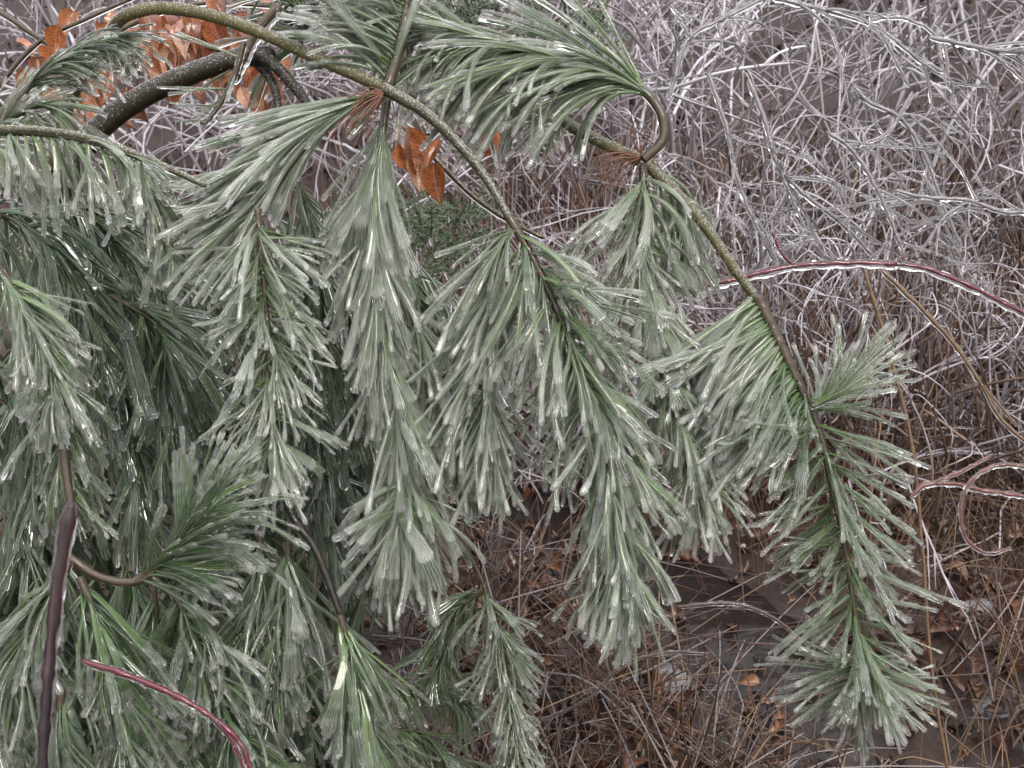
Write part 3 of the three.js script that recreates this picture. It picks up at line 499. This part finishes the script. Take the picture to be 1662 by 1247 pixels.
cane('broken_stick', 'out of focus dark red stick standing upright in the left foreground', 'stick', [[116, 818], [96, 925], [82, 1050], [72, 1180], [66, 1300]], 0.56, 0.0025, 0.0046, std(1, 1, 1, 0.5, { map: STICKTEX, bumpMap: STICKTEX, bumpScale: 0.0015 }));
cane('pink_cane', 'pinkish icy cane zigzagging in from the right edge', 'cane', [[1480, 806], [1500, 788], [1545, 785], [1600, 797], [1640, 802], [1710, 815]], 1.6, 0.0019, 0.0052, PINKBARK, [[[1500, 790], [1560, 765], [1610, 738]]]);
cane('icy_vine', 'looping ice coated vine tendril at the right edge', 'vine', [[1710, 770], [1640, 754], [1600, 762], [1570, 790], [1560, 830], [1570, 875], [1600, 897], [1640, 890]], 1.55, 0.0011, 0.0043, PINKBARK);
cane('tan_stalk', 'tall straight tan stalk leaning beside the spiky pine tip', 'stalk', [[1400, 430], [1440, 560], [1480, 720], [1498, 900], [1512, 1080], [1545, 1290]], 1.75, 0.0028, 0.0035, TANBARK);
cane('tan_stalk', 'bent tan stalk bowing from the red cane to the right edge', 'stalk', [[1430, 438], [1490, 495], [1550, 560], [1590, 620], [1625, 680], [1680, 730]], 1.75, 0.0026, 0.0048, TANBARK, [[[1590, 620], [1650, 690]]]);
cane('grey_branch', 'pale grey branch falling diagonally through the upper right thicket', 'branch', [[1215, 130], [1240, 190], [1262, 265], [1300, 310], [1345, 345], [1385, 380], [1430, 430]], 2.2, 0.0034, 0.0066, GREYBARK, [[[1262, 270], [1290, 330], [1310, 380]]], CLEAR, 6, 1);
cane('grey_branch', 'long grey branch sweeping down from the top edge at the right', 'branch', [[1250, -5], [1330, 14], [1400, 34], [1440, 55], [1490, 95], [1530, 115]], 2.3, 0.0036, 0.007, GREYBARK, [[[1400, 34], [1470, 30], [1530, 70], [1540, 140]], [[1430, 50], [1450, 90], [1475, 140]]], CLEAR, 6, 2);
cane('grey_branch', 'white topped branch running level into the upper right edge', 'branch', [[1510, 60], [1580, 75], [1640, 84], [1720, 90]], 2.2, 0.0034, 0.0066, GREYBARK, [[[1580, 75], [1620, 95], [1660, 130]]], CLEAR, 6, 3);
cane('grey_branch', 'thin icy branch bowing down from the middle of the thicket', 'branch', [[1385, 140], [1410, 165], [1460, 190], [1500, 250], [1530, 330], [1560, 400]], 2.2, 0.003, 0.0058, GREYBARK, [[[1460, 190], [1480, 160], [1490, 150]]], CLEAR, 6, 4);
cane('grey_branch', 'mauve forked branch crossing the left side of the thicket', 'branch', [[1085, 160], [1120, 60], [1165, 35], [1235, 0]], 2.3, 0.0032, 0.0064, GREYBARK, [[[1165, 35], [1175, 90]], [[1120, 60], [1090, 10]]], CLEAR, 6, 5);
cane('grey_branch', 'slim grey branch forking downward left of the diagonal pale branch', 'branch', [[1150, 120], [1180, 210], [1200, 300], [1230, 370], [1265, 440]], 2.25, 0.003, 0.0058, GREYBARK, [[[1200, 300], [1190, 360], [1195, 420]]], CLEAR, 5, 8);
cane('grey_branch', 'knotty grey branch in the middle of the right hand thicket', 'branch', [[1345, 215], [1380, 240], [1420, 300], [1455, 380], [1470, 420]], 2.1, 0.003, 0.006, GREYBARK, [[[1380, 240], [1440, 215], [1480, 150]]], CLEAR, 5, 9);
cane('grey_branch', 'forked icy branch reaching in from the right edge above the red cane', 'branch', [[1720, 330], [1640, 345], [1570, 325], [1500, 320], [1455, 310]], 2.1, 0.0032, 0.006, GREYBARK, [[[1570, 325], [1530, 360], [1500, 400]]], CLEAR, 6, 10);
cane('fallen_twig', 'long icy twig lying across the straw by the creek', 'twig', [[700, 1200], [860, 1175], [960, 1130], [1010, 1080], [1080, 1060], [1150, 1060]], 1.95, 0.0026, 0.0046, BARK, [[[960, 1130], [940, 1090]]]);
cane('fallen_twig', 'arched bare twig bending over the dark creek water', 'twig', [[1100, 985], [1190, 980], [1250, 1000], [1300, 1040], [1330, 1080]], 1.9, 0.0024, 0.0044, BARK);
const ICELABELS = ['grey lump of ice in the middle of the dark creek pool', 'whitish ice lump at the lower end of the creek pool below the arched twig', 'whitish ice patch right of the spiky pine tip, the higher of two', 'whitish ice patch beside the tip fan of the right pine branch, the lower of two'];
[[1085, 1108, 0.04], [1150, 1195, 0.045], [1590, 985, 0.03], [1610, 1150, 0.03]].forEach(([x, y, r], i) => {
  const p = groundAt(x, y), g = new THREE.IcosahedronGeometry(r, 5), P = g.attributes.position, v = V();
  for (let k = 0; k < P.count; k++) { v.fromBufferAttribute(P, k); const f = 1 + 0.55 * noise.noise(v.x * 22 + i * 7, v.y * 22, v.z * 22) + 0.2 * noise.noise(v.x * 70, v.y * 70 + i, v.z * 70); P.setXYZ(k, v.x * f * 1.3, v.y * f * 0.4, v.z * f); }
  const gg = BGU.mergeVertices((g.deleteAttribute('normal'), g.deleteAttribute('uv'), g)); gg.computeVertexNormals();
  tag(mesh(gg, std(0.7, 0.72, 0.75, 0.1, { transmission: 0.8, thickness: 0.02, ior: 1.31 }), 'ice_patch'), ICELABELS[i], 'ice', 'ice lumps near the creek').position.copy(p).add(V(0, 0.004, 0));
});
{ // juniper sprays behind
  const mk = (label, boxes, seed) => { const R = rng(seed), root = thing('juniper_shrub', label, 'juniper'), b = new MB(), st = new MB(), d = 2.5;
    for (const [x0, y0, x1, y1, n] of boxes) for (let i = 0; i < n; i++) { const c = at(lerp(x0, x1, R()), lerp(y0, y1, R()), d + R() * 0.4), dir = V(R() - 0.5, R() * 0.8 - 0.3, R() - 0.5).normalize(), l = lerp(0.05, 0.11, R()); st.tube([c, c.clone().addScaledVector(dir, l)], () => 0.0015, { sides: 4 });
      for (let k = 0; k < 22; k++) { const p = c.clone().addScaledVector(dir, l * k / 22), e = dir.clone().add(V(R() - 0.5, R() - 0.5, R() - 0.5).multiplyScalar(2)).normalize(); b.tube([p, p.clone().addScaledVector(e, lerp(0.01, 0.02, R()))], (t) => 0.0022 * (1 - 0.6 * t), { sides: 3, cap: false }); } }
    mesh(st.build(), TWIGBARK, 'stem', root).userData.kind = 'stuff'; mesh(b.build(), std(0.055, 0.095, 0.045, 0.4, { clearcoat: 0.5 }), 'foliage', root); };
  mk('soft green juniper sprays behind the top of the pine', [[700, -10, 800, 70, 80], [860, 10, 980, 110, 110]], 71);
  mk('dim green juniper below the drooping rusty leaves', [[640, 330, 780, 450, 120]], 72);
}
renderer.render(scene, camera);
